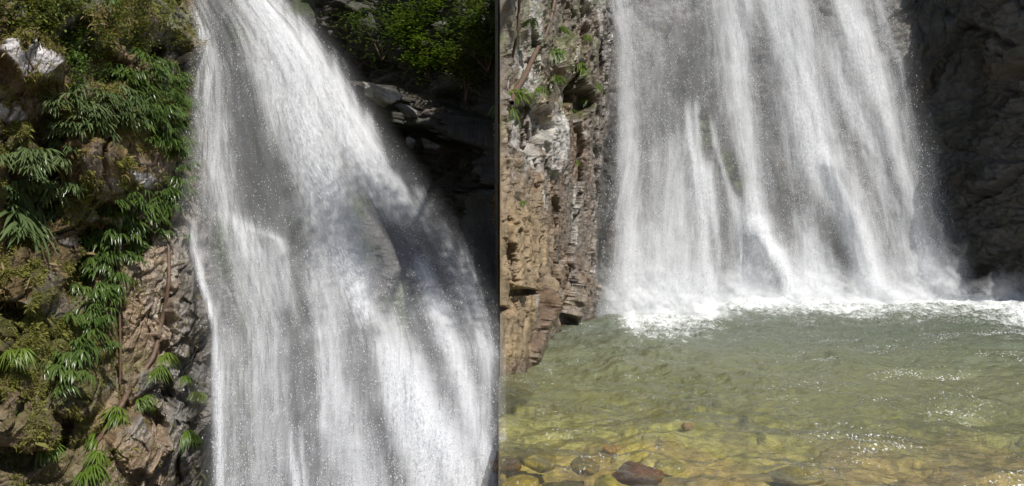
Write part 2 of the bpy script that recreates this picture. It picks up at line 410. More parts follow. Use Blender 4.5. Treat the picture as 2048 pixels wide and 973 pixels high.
# rock behind the right fall and the shaded wall to its right
def back_depth(PX, PY):
    d = 32.0 + (486 - PY) / 486 * .6 - 1.0 * sm(1850, 1960, PX)
    d = d - .25 * blob(PX, PY, 1440, 330, 60, 110, 0, 5, .3) - .8 * blob(PX, PY, 1545, 560, 60, 70, 0, 6, .3)
    return d - np.interp(PX, [1900, 1940, 2060, 2200, 2700], [0, .3, 3.4, 5.8, 11.5])
def back_disp(P, PX, PY):
    h, _ = rockfield(P[..., 0] - P[..., 1] * .5, P[..., 2], 303, 1.0, .34, -.4, 1.8)
    h += (fbm(P[..., 0] * .16, P[..., 2] * .16, 341, 3) - .5) * 2.5
    return (h - .7) * lerp(.45, 1.1, sm(1880, 2000, PX))
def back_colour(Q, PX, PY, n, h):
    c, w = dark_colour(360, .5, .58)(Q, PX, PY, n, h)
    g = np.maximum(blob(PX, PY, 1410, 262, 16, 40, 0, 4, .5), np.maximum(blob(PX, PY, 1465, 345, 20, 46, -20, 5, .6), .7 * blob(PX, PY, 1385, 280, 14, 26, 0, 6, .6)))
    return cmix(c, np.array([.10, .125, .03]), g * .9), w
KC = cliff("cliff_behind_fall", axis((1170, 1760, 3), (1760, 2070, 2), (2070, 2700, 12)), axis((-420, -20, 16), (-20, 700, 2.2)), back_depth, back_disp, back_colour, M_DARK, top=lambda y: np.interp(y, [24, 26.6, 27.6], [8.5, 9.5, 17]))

# ---------------------------------------------------------------- ground, pool bed, water
def simple(name, mat_col, rough=.8):
    m, nt, out = newmat(name); P = coord(nt)
    n = noise(nt, P, 3, 6, .65); c = mixc(nt, n, tuple(v * .5 for v in mat_col), tuple(v * 1.5 for v in mat_col))
    p = N(nt, "BsdfPrincipled", i_Roughness=rough); nt.links.new(c, p.inputs["Base Color"]); nt.links.new(p.outputs[0], out.inputs[0]); return m
gx, gy = np.meshgrid(np.linspace(-120, 120, 61), np.linspace(-60, 140, 51))
gz = -7.2 + fbm(gx * .1, gy * .1, 8, 4) * .8 - .4
o = mesh("ground", np.stack([gx, gy, gz], -1), gridf(51, 61), simple("gorge_ground", (.12, .10, .07))); tag(o, kind="structure")

def rim_x(Y): return -.0169 * Y + .002
def bed_z(X, Y):
    d = -.12 - .075 * np.maximum(Y - 6.2, 0) ** 1.15 + .05 * np.clip(X - 3, 0, 8) * 0
    return np.maximum(d, -.42) - .12
def pool_grid(nx, ny, y0, y1, x1):
    t = np.linspace(0, 1, ny)[:, None]; Y = y0 * (y1 / y0) ** t + np.zeros((1, nx))
    u = np.linspace(0, 1, nx)[None] + 0 * t
    X = rim_x(np.minimum(Y, 12.3)) + u * (x1 * Y / y1 * 1.0 + 4 - rim_x(Y))
    return X, Y
X, Y = pool_grid(420, 420, 3.2, 32, 22)
Z = bed_z(X, Y) + (fbm(X * 1.1, Y * 1.1, 501, 5) - .5) * .42 * sm(30, 9, Y) + (facets(X * 1.3 + fbm(X, Y, 2, 3) * 1.5, Y * 1.3, 503)[0] - .5) * .20
Z = np.minimum(Z, -.06)
a = fbm(X * .9, Y * .6, 510, 5); b = fbm(X * 2.6, Y * 2.0, 511, 5); c = facets(X * 1.3 + fbm(X, Y, 2, 3) * 1.5, Y * 1.3, 503)[0]
bc = cmix(np.broadcast_to(np.array([.60, .44, .17]), (*X.shape, 3)), np.array([.85, .70, .22]), sm(.4, .65, b))
bc = cmix(bc, np.array([.44, .27, .12]), sm(.52, .66, a) * .8)
bc = cmix(bc, np.array([.32, .23, .10]), sm(.6, .9, c) * .6)
bc = cmix(bc, np.array([.55, .42, .24]), sm(1.5, 4.5, X) * .6)
silt = sm(9.2, 12.5, Y + (fbm(X * .8, Y * .6, 530, 5, .6) - .5) * 4 + .5 * sm(0, 6, X))
sc_ = cmix(np.broadcast_to(np.array([.62, .60, .26]), (*X.shape, 3)), np.array([.36, .40, .235]), sm(12, 20, Y))
bc = cmix(bc, sc_ * (.75 + .5 * fbm(X * 1.2, Y * .8, 533, 5))[..., None], silt * .92)
o = mesh("pool_bed", np.stack([X, Y, Z], -1), gridf(420, 420), rock_material("stony_bed", 1.2, bump=.02), attrs={"col": bc.reshape(-1, 3), "wet": np.full(X.size, .1)})
tag(o, kind="structure")
# rock rim that holds the pool on its left, dropping into the gorge
ys = np.linspace(3.2, 12.35, 60); prof = []
for y in ys:
    x0 = rim_x(y); k = (fbm(np.array([y * 2.3]), np.array([.3]), 77)[0] - .5) * .05
    prof.append([[x0 + .02, y, -1.6], [x0 + .012, y, .02 + k], [x0 - .003, y, .03 + k], [x0 - .003, y + .0, -.15], [x0 - .002, y, -1.5], [x0 + .01, y, -4], [x0 + .03, y, -7.5]])
P = np.array(prof)
o = mesh("pool_rim", P, gridf(60, 7), M_BUTT, attrs={"col": np.tile([.20, .14, .08], (P.size // 3, 1)), "wet": np.full(P.size // 3, .6)}); tag(o, kind="structure")

def water_material():
    m, nt, out = newmat("pool_water"); L = nt.links
    P = coord(nt); mk = attr(nt, "murk"); fm = attr(nt, "foam")
    r1 = noise(nt, mapping(nt, P, (1.0, 1.6, 1)), 3.2, 5, .6); r2 = noise(nt, mapping(nt, P, (1.0, 1.5, 1)), 16, 4, .65)
    h = math_(nt, 'ADD', r1, math_(nt, 'MULTIPLY', r2, .35))
    bmp = N(nt, "Bump", i_Distance=.10, i_Strength=.9); L.new(h, bmp.inputs["Height"])
    near = noise(nt, mapping(nt, P, (1.0, 1.5, 1)), .55, 5, .6)
    wcol = mixc(nt, near, (.18, .205, .085), (.37, .35, .155))
    wcol = mixc(nt, attr(nt, "far"), wcol, (.175, .205, .13))
    tp = N(nt, "BsdfTransparent", i_Color=(.92, .92, .76, 1))
    df = N(nt, "BsdfDiffuse"); L.new(wcol, df.inputs[0]); L.new(bmp.outputs[0], df.inputs["Normal"])
    m1 = N(nt, "MixShader"); L.new(mk, m1.inputs[0]); L.new(tp.outputs[0], m1.inputs[1]); L.new(df.outputs[0], m1.inputs[2])
    gl = N(nt, "BsdfGlossy", i_Roughness=.06); L.new(bmp.outputs[0], gl.inputs["Normal"])
    fr = N(nt, "Fresnel", i_IOR=1.33); L.new(bmp.outputs[0], fr.inputs["Normal"])
    m2 = N(nt, "MixShader"); L.new(math_(nt, 'MINIMUM', fr.outputs[0], .45), m2.inputs[0]); L.new(m1.outputs[0], m2.inputs[1]); L.new(gl.outputs[0], m2.inputs[2])
    # foam: lacy where thin, solid where thick; sun glints painted in as white specks
    f1 = noise(nt, mapping(nt, P, (1, .7, 1)), 4.5, 7, .7); f2 = noise(nt, P, 24, 3, .7)
    ff = math_(nt, 'ADD', math_(nt, 'MULTIPLY', f1, .75), math_(nt, 'MULTIPLY', f2, .5))
    foam = ramp(nt, math_(nt, 'SUBTRACT', ff, math_(nt, 'MULTIPLY_ADD', fm, -.72, 1.0)), 0, .42)
    foam = math_(nt, 'MULTIPLY', foam, ramp(nt, fm, .0, .1))
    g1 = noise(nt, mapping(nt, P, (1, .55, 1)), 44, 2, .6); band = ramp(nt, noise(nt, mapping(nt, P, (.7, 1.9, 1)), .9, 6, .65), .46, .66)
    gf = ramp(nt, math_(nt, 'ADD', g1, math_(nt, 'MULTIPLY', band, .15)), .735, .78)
    gf = math_(nt, 'MULTIPLY', gf, attr(nt, "painted_glint"))
    foam = math_(nt, 'MAXIMUM', foam, gf)  # the painted glints share the foam's white
    fd = N(nt, "BsdfDiffuse", i_Color=(.9, .92, .92, 1))
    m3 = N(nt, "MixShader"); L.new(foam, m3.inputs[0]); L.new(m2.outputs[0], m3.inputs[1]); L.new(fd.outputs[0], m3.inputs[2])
    L.new(m3.outputs[0], out.inputs[0]); return m
X, Y = pool_grid(620, 620, 3.2, 31.5, 22)
amp = sm(3, 12, Y) * .5 + .5
wv = fbm(X * .8 + Y * .25, Y * 1.3 - X * .1, 600, 4); w2 = fbm(X * 2.6, Y * 4.2, 605, 4)
w3 = fbm(X * .45 + Y * .12, Y * 1.9 + X * .2, 609, 3); Z = ((.5 - np.abs(w3 - .5) * 3) * .13 + (wv - .5) * .42 + (.5 - np.abs(w2 - .5) * 2) * .12) * amp
px = 1024 + X / Y * F; py = 486.5 + (CAM_H - 0) / Y * F
foot = np.interp(px, [1190, 1250, 1380, 1460, 1900, 1960, 2060], [21.5, 22.6, 24.2, 28.6, 29.2, 28.2, 24.0])
wob = (fbm(X * .5, Y * .5, 620, 4) - .5) * 5
fo = 1.0 * np.exp(-(np.clip(foot - Y + wob * .7 - 1.5, 0, 99) / 9.5) ** 1.4)
fo = np.maximum(fo, .9 * np.exp(-((py - 648) / 13) ** 2 - ((px - 1320) / 110) ** 2))
fo = np.maximum(fo, .85 * np.exp(-((py - 625) / 15) ** 2 - ((px - 1680) / 150) ** 2))
fo = np.maximum(fo, .55 * np.exp(-((py - 668) / 26) ** 2 - ((px - 1330) / 170) ** 2))
fo = np.maximum(fo, .8 * np.exp(-((py - (612 + (px - 1900) * .17)) / 7) ** 2) * sm(1860, 1900, px))
fo = fo * sm(1185, 1275, px + 8 * wob) * .88
foam = np.clip(fo, 0, 1)
Z = Z + foam * .10 + foam * (fbm(X * 3, Y * 3, 630, 4) - .5) * .25
depth = -bed_z(X, Y)
murk = np.clip(.06 + .66 * sm(7.6, 15, Y + 1.2 * sm(1300, 1700, px) + (fbm(X * .9, Y * .8, 640, 5, .6) - .5) * 3), 0, .95)
painted_glint = np.clip(.55 * sm(600, 1800, px - 300) + .35, 0, 1)
# steep little face where the sheet meets the rim on the left
o = mesh("water", np.stack([X, Y, Z], -1), gridf(620, 620), water_material(), attrs={"murk": murk.ravel(), "foam": foam.ravel(), "far": sm(10, 20, Y).ravel(), "painted_glint": painted_glint.ravel()})
tag(o, kind="structure")

# ---------------------------------------------------------------- the two falls
def stream(PX, PY, pts):
    """pts: (row, column, half width, strength), top to bottom"""
    r = [p[0] for p in pts]
    xc = np.interp(PY, r, [p[1] for p in pts]); w = np.interp(PY, r, [p[2] for p in pts]); k = np.interp(PY, r, [p[3] for p in pts])
    k = k * sm(r[0] - 45, r[0] + 5, PY) * (1 - sm(r[-1] - 5, r[-1] + 45, PY))
    return k * np.exp(-np.abs((PX - xc) / w) ** 2.2)
L_STREAMS = [
    [(-200, 350, 26, .6), (0, 375, 24, .65), (60, 400, 24, .75), (150, 412, 26, .6), (250, 418, 30, .5), (330, 425, 28, .55), (420, 440, 36, .6), (470, 485, 48, .55), (530, 520, 50, .45), (650, 530, 60, .3), (973, 540, 90, .12)],
    [(-200, 470, 60, 1.0), (0, 525, 60, 1.0), (80, 552, 58, 1.0), (200, 592, 56, 1.0), (320, 632, 54, .95), (450, 675, 48, .85), (540, 705, 38, .85), (620, 728, 22, .85)],
    [(-200, 520, 50, .8), (0, 560, 36, .8), (130, 640, 45, .85), (220, 690, 52, .8), (330, 740, 50, .6), (420, 790, 42, .38)],
    [(380, 850, 30, .40), (480, 905, 30, .5), (560, 935, 30, .6), (650, 965, 30, .55), (760, 990, 34, .5), (900, 1005, 40, .5)],
    [(640, 770, 26, .4), (720, 805, 40, .7), (800, 835, 44, .9), (880, 880, 44, .9), (973, 930, 44, .9), (1500, 990, 80, .9)],
    [(540, 845, 18, .35), (620, 875, 26, .6), (700, 905, 28, .7), (800, 945, 28, .6), (973, 990, 30, .6)],
    [(700, 760, 20, .5), (800, 790, 30, .75), (973, 860, 40, .7), (1500, 900, 60, .7)],
    [(470, 386, 7, .7), (560, 402, 9, .8), (640, 424, 9, .9), (720, 430, 13, .95), (800, 434, 12, .9), (973, 440, 13, .85), (1500, 445, 16, .8)],
    [(500, 640, 26, .25), (600, 660, 28, .42), (750, 668, 26, .42), (860, 690, 40, .45), (973, 720, 50, .45), (1500, 740, 60, .5)],
    [(880, 580, 6, .7), (930, 588, 8, .9), (1000, 592, 10, .9)], [(880, 602, 5, .7), (960, 610, 7, .95), (1100, 616, 9, .9)],
    [(430, 440, 26, .3), (480, 560, 12, .5), (520, 572, 9, .4), (640, 590, 9, .2)],
    [(560, 620, 14, .3), (700, 640, 8, .35), (850, 646, 8, .3)],
]
L_DARK = [
    [(0, 445, 30, .6), (60, 455, 36, .75), (130, 480, 24, .4), (300, 500, 26, .6), (420, 505, 30, .55)],
    [(180, 498, 20, .5), (300, 512, 26, .75), (400, 530, 30, .75), (440, 540, 22, .6)],
    [(380, 410, 26, .35), (450, 440, 28, .5), (540, 445, 20, .35)],
    [(60, 395, 20, .0), (240, 385, 20, .5), (400, 385, 22, .6), (470, 400, 20, .3)],
    [(240, 560, 15, .2), (330, 565, 28, .75), (420, 585, 22, .5), (520, 590, 18, .4), (640, 585, 30, .6), (740, 595, 34, .65), (850, 600, 26, .6), (973, 620, 26, .5)],
    [(350, 690, 20, .0), (430, 745, 26, .3), (500, 770, 40, .45), (570, 800, 46, .45), (640, 830, 36, .35), (720, 870, 18, .4)],  # thin water; part of the thinning imitates soft shade on the fall
    [(330, 800, 26, .3), (420, 850, 30, .35), (520, 890, 26, .55), (600, 912, 18, .5), (720, 945, 18, .5), (850, 975, 18, .5)],
    [(700, 735, 16, .3), (800, 750, 20, .6), (900, 775, 18, .6), (973, 790, 18, .5)],
    [(480, 530, 12, .2), (620, 560, 16, .3)],
]
R_STREAMS = [
    [(-200, 1212, 22, .5), (0, 1225, 24, .6), (110, 1242, 22, .6), (250, 1246, 24, .55), (400, 1254, 26, .55), (540, 1262, 40, .6), (640, 1275, 70, .8)],
    [(-200, 1468, 60, .5), (0, 1478, 45, .6), (100, 1478, 34, .6), (220, 1482, 28, .65), (330, 1500, 22, .6), (450, 1512, 22, .55)],
    [(-200, 1540, 40, .7), (0, 1558, 36, .75), (80, 1575, 34, .85), (170, 1602, 36, .9), (260, 1625, 42, .95), (350, 1655, 42, 1.0), (420, 1690, 38, 1.0), (500, 1725, 28, .85), (600, 1752, 24, .8)],
    [(0, 1600, 20, .5), (170, 1618, 26, .6), (330, 1640, 34, .6)],
    [(-200, 1660, 40, .8), (0, 1690, 30, .8), (80, 1718, 34, .9), (180, 1755, 32, .85), (270, 1785, 26, .6), (400, 1838, 24, .45), (520, 1888, 26, .5), (600, 1915, 34, .7)],
    [(70, 1655, 12, .5), (120, 1672, 20, .7), (200, 1700, 22, .7), (300, 1740, 20, .7), (400, 1780, 16, .6), (500, 1820, 22, .55), (600, 1850, 34, .8)],
    [(250, 1850, 20, .3), (380, 1872, 22, .5), (480, 1895, 26, .5), (600, 1930, 36, .6)], [(300, 1800, 14, .4), (420, 1826, 16, .5), (520, 1850, 24, .55), (600, 1880, 30, .6)],
    [(0, 1755, 14, .4), (150, 1800, 20, .35), (300, 1830, 26, .38), (430, 1870, 20, .35)],
    [(400, 1690, 22, .9), (460, 1718, 20, .9), (540, 1742, 18, .8), (600, 1760, 22, .8)],
    [(225, 1376, 6, .6), (280, 1382, 8, .85), (370, 1396, 8, .9), (450, 1408, 10, .8), (600, 1418, 16, .6)],
    [(235, 1394, 6, .7), (300, 1402, 8, .95), (380, 1410, 9, .9), (420, 1416, 8, .5)],
    [(232, 1418, 5, .5), (290, 1432, 6, .55), (350, 1452, 7, .6), (400, 1470, 10, .7), (480, 1480, 12, .6), (600, 1492, 14, .6)],
    [(350, 1420, 6, .6), (420, 1426, 8, .7), (500, 1438, 6, .4)],
    [(465, 1520, 20, .8), (500, 1546, 22, 1.0), (540, 1570, 16, .95), (600, 1590, 16, .85)],
    [(400, 1512, 16, .7), (480, 1510, 22, .75), (560, 1498, 24, .8), (620, 1500, 40, .85)],
    [(440, 1600, 20, .35), (500, 1622, 26, .75), (560, 1640, 28, .9), (610, 1655, 34, .95)],
    [(300, 1350, 40, .3), (420, 1352, 40, .45), (540, 1350, 60, .5), (640, 1345, 70, .7)],
    [(570, 1420, 300, .25), (615, 1560, 500, .55), (700, 1560, 500, .6)],
]
R_DARK = [
    [(-200, 1635, 12, .7), (0, 1645, 16, .85), (60, 1655, 15, .75), (120, 1668, 10, .4)],
    [(0, 1385, 20, .1), (90, 1385, 28, .5), (180, 1372, 30, .55), (220, 1368, 20, .3)],
    [(20, 1515, 12, .4), (110, 1512, 20, .65), (190, 1520, 22, .55), (270, 1540, 14, .35), (380, 1558, 26, .5), (450, 1570, 26, .45)],
    [(180, 1425, 12, .4), (235, 1410, 17, 1.3), (300, 1412, 14, 1.3)], [(290, 1445, 14, .3), (330, 1460, 17, 1.3), (380, 1476, 13, 1.2), (400, 1482, 8, .5)],
    [(400, 1445, 14, .4), (480, 1447, 16, .65), (590, 1450, 16, .6)],
    [(300, 1665, 9, .3), (350, 1680, 12, .6), (420, 1722, 12, .4)],
    [(410, 1650, 12, .3), (470, 1664, 17, .85), (560, 1690, 22, .85), (597, 1706, 18, .5)],
    [(530, 1550, 14, .3), (570, 1556, 18, .8), (600, 1560, 18, .5)],
    [(250, 1690, 10, .4), (350, 1775, 12, .4), (430, 1800, 20, .6), (500, 1820, 10, .3)],
    [(180, 1795, 12, .4), (300, 1812, 16, .5), (420, 1850, 14, .5), (530, 1895, 12, .4)],
    [(0, 1740, 10, .35), (150, 1776, 14, .35), (260, 1830, 12, .3)],
    [(250, 1655, 8, .1), (310, 1672, 8, .5)],
]
def density(side, PX, PY):
    if side == 'L':
        l, r = ev(LL, PY), ev(LR, PY)
        r = r + 80 * (fbm(PY / 150 + PX / 60, PX / 22 - PY / 90, 77, 4, .6) - .56)
        base = .21 + .06 * sm(600, 900, PY); S1, D1 = L_STREAMS, L_DARK
        edge = sm(l - 6, l + 18, PX) * (1 - sm(r - 55, r + 12, PX) ) + .18 * np.exp(-((PX - r) / 26) ** 2) * sm(380, 600, PX)
    else:
        l, r = ev(RL, PY), ev(RR, PY)
        r = r + 56 * (fbm(PY / 150 + PX / 60, PX / 22 - PY / 90, 78, 4, .6) - .56)
        base = .22 + .16 * sm(350, 600, PY); S1, D1 = R_STREAMS, R_DARK
        lo = l - 45 * sm(250, 500, PY)
        edge = sm(lo - 8, l + 22, PX) * (1 - sm(r - 60, r + 14, PX)) + .15 * np.exp(-((PX - r) / 30) ** 2)
    keep = 1 - base
    if side == 'R': keep = 1 - base * (1 - .35 * sm(1780, 1850, PX))
    for s in S1: keep = keep * (1 - stream(PX, PY, s))
    d = 1 - keep
    if side == 'R': d = d * lerp(.45, 1, sm(l - 5, l + 40, PX))
    for s in D1: d = d * (1 - .68 * stream(PX, PY, s))
    return np.clip(d * edge, 0, 1)
def fall_depth(side, u, PX, PY):
    if side == 'L':
        return np.interp(PY, [-200, 0, 500, 973, 1500], [14.6, 14.2, 12.2, 8.3, 7.0]) - .35 * np.sin(np.pi * np.clip(u, 0, 1)) + .35 * (fbm(u * 6, PY / 300, 700, 4) - .5)
    f = np.interp(PX, [1190, 1250, 1380, 1460, 1900, 2000], [22.6, 23.2, 24.8, 28.9, 29.6, 29.6])
    f = f + .7 * np.maximum(0, 1 - PY / 600)
    f = f - 1.0 * stream(PX, PY, [(470, 1525, 26, .6), (520, 1550, 30, 1), (600, 1580, 34, 1.2)]) - .8 * stream(PX, PY, [(330, 1670, 30, .6), (450, 1720, 40, 1), (600, 1760, 50, 1.2)])
    return f + .6 * (fbm(u * 9, PY / 260, 710, 4) - .5)
def fall_sheet(side, name, mat, off, root, seed, soft=0.):
    nc, nr = (420, 520)
    y0, y1 = (-190, 1500) if side == 'L' else (-190, 648)
    py = np.linspace(y0, y1, nr)[:, None]; u = np.linspace(-.08, 1.06, nc)[None] + 0 * py; PY = py + 0 * u
    A, B = (LL, LR) if side == 'L' else (RL, RR)
    l, r = ev(A, PY), ev(B, PY); PX = l + (r - l) * u
    if side == 'L': PX = np.minimum(PX, 1016)
    if side == 'R': PX = PX - 30 * sm(250, 500, PY) * np.clip(1 - u * 3, 0, 1)
    Yd = fall_depth(side, u, PX, PY) + off
    P = world(PX, PY, Yd)
    P[..., 1] += .12 * (fbm(PX / 12, PY / 60, seed, 4) - .5)
    d = density(side, PX, PY)
    m = Yd.mean() / F
    uv = np.stack([u * (620 if side == 'L' else 700) * m + seed, -PY * m * 1.1], -1)
    return mesh(name, P, gridf(nr, nc), mat, parent=root, attrs={"dens": d.ravel(), "grain": d.ravel()}, uv=uv)
def haze_sheet(side, root, off, k, seed):
    """fine spray that drifts round the falling water, wider and softer than the water itself"""
    nc, nr = 150, 200
    py = np.linspace(-190, 1500 if side == 'L' else 625, nr)[:, None]; u = np.linspace(-.22, 1.18, nc)[None] + 0 * py; PY = py + 0 * u
    A, B = (LL, LR) if side == 'L' else (RL, RR)
    l, r = ev(A, PY), ev(B, PY); PX = l + (r - l) * u
    if side == 'L': PX = np.minimum(PX, 1012)
    Yd = fall_depth(side, np.clip(u, 0, 1), PX, PY) + off
    d = 0
    for dx, dy in ((0, 0), (-14, 0), (14, 0), (-28, 10), (28, 10), (0, 25), (0, -25)): d = d + density(side, PX + dx, PY + dy) / 7
    soft = sm(l - 26, l + 30, PX) * (1 - sm(r - 50, r + 42, PX))
    if side == 'R': soft = np.maximum(soft, .6 * sm(-.2, .05, u) * sm(200, 500, PY) * (1 - sm(r - 20, r + 60, PX)))
    d = soft * (.42 + .5 * d) * k * (.75 + .5 * fbm(u * 5 + seed, PY / 160, seed, 4))
    o = mesh("fine_spray", world(PX, PY, Yd), gridf(nr, nc), M_FINE, parent=root, attrs={"dens": np.clip(d, 0, .9).ravel()})
    return o
def drops(side, name, root, n, seed):
    rng = np.random.default_rng(seed)
    A, B = (LL, LR) if side == 'L' else (RL, RR)
    y0, y1 = (-150, 1150) if side == 'L' else (-150, 640)
    PY = rng.uniform(y0, y1, n * 3); l, r = ev(A, PY), ev(B, PY)
    u = rng.uniform(-.04, 1.03, n * 3); PX = l + (r - l) * u + rng.normal(0, 6, n * 3)
    if side == 'R': PX = PX - np.abs(rng.normal(0, 25, n * 3)) * sm(200, 450, PY) * (u < .1)
    d = np.clip(density(side, PX, PY), 0, .75) + .05
    clus = sm(.35, .65, fbm(PX / 16, PY / 26, seed, 4, .7))
    keep = rng.uniform(0, 1, n * 3) < d * (.15 + 1.0 * clus); keep &= (PX < 1012) if side == 'L' else True
    PX, PY, u = PX[keep][:n], PY[keep][:n], u[keep][:n]; k = len(PX)
    C = world(PX, PY, fall_depth(side, u, PX, PY) - np.abs(rng.normal(.15, .25, k)))
    s = (.0021 if side == 'L' else .0042) * np.minimum(rng.lognormal(-.1, .65, k), 3.2)
    el = rng.uniform(1.0, 2.6, k)
    o8 = np.array([[1, 0, 0], [-.5, .87, 0], [-.5, -.87, 0], [0, 0, 1], [0, 0, -1]], float)
    V = o8[None] * s[:, None, None]; V[..., 2] *= el[:, None]
    V[..., 0] += V[..., 2] * rng.normal(0, .15, k)[:, None]
    V = V + C[:, None]
    f = np.array([[0, 1, 3], [1, 2, 3], [2, 0, 3], [1, 0, 4], [2, 1, 4], [0, 2, 4]])
    Fc = (f[None] + 5 * np.arange(k)[:, None, None]).reshape(-1, 3)
    o = mesh(name, V, Fc, M_DROP, parent=root); o["kind"] = "stuff"; return o

MV_L = fall_material("left_veil", 'veil', 30); ML_L = fall_material("left_strings", 'drops', 30)
MV_R = fall_material("right_veil", 'veil', 16); ML_R = fall_material("right_strings", 'drops', 17)
fl = empty("waterfall", (-3.5, 13.5, -7)); tag(fl, "tall white waterfall fanning out beside the fern-covered rock face", "waterfall")
fr = empty("waterfall", (7.5, 28.5, 0)); tag(fr, "wide curtain waterfall plunging into the green pool in a line of foam", "waterfall")
for side, root, mv, ml, sd in (('L', fl, MV_L, ML_L, 3), ('R', fr, MV_R, ML_R, 50)):
    def put(o): o.matrix_parent_inverse = Matrix.Translation(-Vector(root.location)); return o
    k = 1 if side == 'L' else 1.6
    put(fall_sheet(side, "water_veil", mv, .25 * k, root, sd)); put(fall_sheet(side, "falling_strands", ml, .05 * k, root, sd + 4))
    put(fall_sheet(side, "falling_strands", ml, -.15 * k, root, sd + 9))
    put(haze_sheet(side, root, -.3 * k, .20, sd)); put(haze_sheet(side, root, .5 * k, .15, sd + 2))
    put(drops(side, "water_drops", root, 110000 if side == 'L' else 150000, sd))

# spray standing over the foot of the right fall
def mist(name, pts, Y, hpx, strength, label, seed):
    xs = np.linspace(pts[0], pts[1], 160)[None]; t = np.linspace(-.25, 1, 60)[:, None]
    hh = hpx * (.6 + .8 * fbm(xs / 40, xs * 0 + seed, seed, 4)); PX = xs + 0 * t; py0 = 486.5 + CAM_H / Y * F
    PY = py0 - t * hh; Yd = Y + .8 * (fbm(PX / 60, PY / 60, seed, 4) - .5)
    d = strength * np.clip(1 - np.abs(t) ** 1.2, 0, 1) * sm(-.25, 0, t) * sm(pts[0], pts[0] + 60, PX) * (1 - sm(pts[1] - 60, pts[1], PX))
    P = world(PX, PY, Yd)
    o = mesh(name, P, gridf(60, 160), M_MIST, attrs={"dens": d.ravel()}); tag(o, label, "spray", kind="stuff"); return o
mist("spray", (1170, 1500), 22.4, 110, .95, None, 3)
mist("spray", (1400, 1960), 28.4, 120, .95, None, 9)
mist("spray", (1200, 1900), 27.0, 60, .9, None, 14)
mist("spray", (1860, 2130), 27.2, 75, .95, None, 21)

# ---------------------------------------------------------------- plants
def build_leaves(specs):
    """specs: list of (root, direction, length, width, droop, steps, tone, fold); returns one set of quads"""
    V, Fc, T = [], [], []
    for base, d, Ln, w, g, st, tone, shape in specs:
        d = Vector(d).normalized(); side = d.cross(Vector((0, 0, 1)))
        if side.length < .1: side = Vector((1, 0, 0))
        side.normalize(); n0 = len(V)
        for i in range(st + 1):
            t = i / st
            p = Vector(base) + d * (Ln * t) + Vector((0, 0, -1)) * (g * Ln * t * t)
            ww = w * (math.sin(math.pi * min(1, t * .93 + .07)) ** shape)
            up = side.cross(d + Vector((0, 0, -2 * g * t))).normalized()
            V += [p - side * ww, p - up * ww * .35, p + side * ww]; T += [tone * (.6 + .4 * t)] * 3
        for i in range(st):
            a = n0 + 3 * i
            Fc += [(a, a + 1, a + 4, a + 3), (a + 1, a + 2, a + 5, a + 4)]
    return V, Fc, T
def fern_mesh(name, mat, seed, nleaf, Ln, w, droop, spread, fans=1):
    r = random.Random(seed); sp = []
    for f in range(fans):
        fb = Vector((r.uniform(-.1, .1), -.02 - .05 * r.random(), r.uniform(-.09, .09))) * (1 if fans > 1 else 0)
        for k in range(nleaf):
            a = R((k / (nleaf - 1) - .5) * 2 * spread + r.uniform(-8, 8))
            d = (math.sin(a), -.75 - .4 * r.random(), .25 + .35 * math.cos(a) * r.random())
            sp.append((fb, d, Ln * r.uniform(.75, 1.15), w * r.uniform(.8, 1.15), droop * r.uniform(.7, 1.4), 6, r.random(), .8))
    V, Fc, T = build_leaves(sp)
    o = mesh(name, V, Fc, mat, attrs={"tone": T}); me = o.data; bpy.data.objects.remove(o); return me
def leafy_mesh(name, mat, seed, n, rad, Ln, w, squash=.6):
    r = random.Random(seed); sp = []
    for k in range(n):
        p = Vector((r.gauss(0, .5), -abs(r.gauss(0, .35)), r.gauss(0, .5))) * rad
        a = r.uniform(0, 2 * math.pi)
        sp.append((p, (math.cos(a), -.5 - r.random() * .5, math.sin(a) * .6), Ln * r.uniform(.6, 1.3), w * r.uniform(.7, 1.2), .3, 3, r.random(), .6))
    V, Fc, T = build_leaves(sp)
    o = mesh(name, V, Fc, mat, attrs={"tone": T}); me = o.data; bpy.data.objects.remove(o); return me
G_DEEP = leaf_material("deep_green_leaf", (.045, .085, .02), (.12, .18, .04), .28)
G_SILV = leaf_material("glossy_leaf", (.08, .125, .045), (.18, .225, .10), .24)
G_BRIGHT = leaf_material("bright_leaf", (.075, .14, .02), (.17, .24, .035), .35)
G_BUSH = leaf_material("bush_leaf", (.08, .115, .025), (.21, .23, .05), .4)
G_ROUND = leaf_material("round_leaf", (.10, .15, .06), (.18, .24, .10), .4)
KIND = {
    "deep": [fern_mesh("fern", G_DEEP, i, 7, .23, .018, .95, 66, 3) for i in range(5)],
    "silver": [fern_mesh("fern", G_SILV, 20 + i, 9, .33, .023, .85, 66, 3) for i in range(4)],
    "ribbon": [fern_mesh("fern", G_BRIGHT, 40 + i, 16, .28, .0105, 1.0, 80, 3) for i in range(4)],
    "bush": [leafy_mesh("shrub", G_BUSH, 60 + i, 80, .22, .055, .017) for i in range(4)],
    "green": [leafy_mesh("shrub", G_DEEP, 70 + i, 85, .22, .06, .018) for i in range(3)],
    "round": [fern_mesh("plant", G_ROUND, 80 + i, 7, .13, .034, .5, 85, 1) for i in range(3)],
}
PR = random.Random(12)
def plant(kind, name, cat, cliffd, px, py, size, label, group, out=.14):
    p, n = on(cliffd, px, py, out)
    o = bpy.data.objects.new(name, PR.choice(KIND[kind])); COL.objects.link(o)
    ang = math.atan2(n[0], -n[1]); ang = max(-.9, min(1.1, ang))
    o.location = p; s = size * PR.uniform(.8, 1.2); o.scale = (s, s, s)
    o.rotation_euler = (PR.uniform(-.25, .15), PR.uniform(-.3, .3), ang * .6 + PR.uniform(-.4, .4))
    return tag(o, label, cat, group)
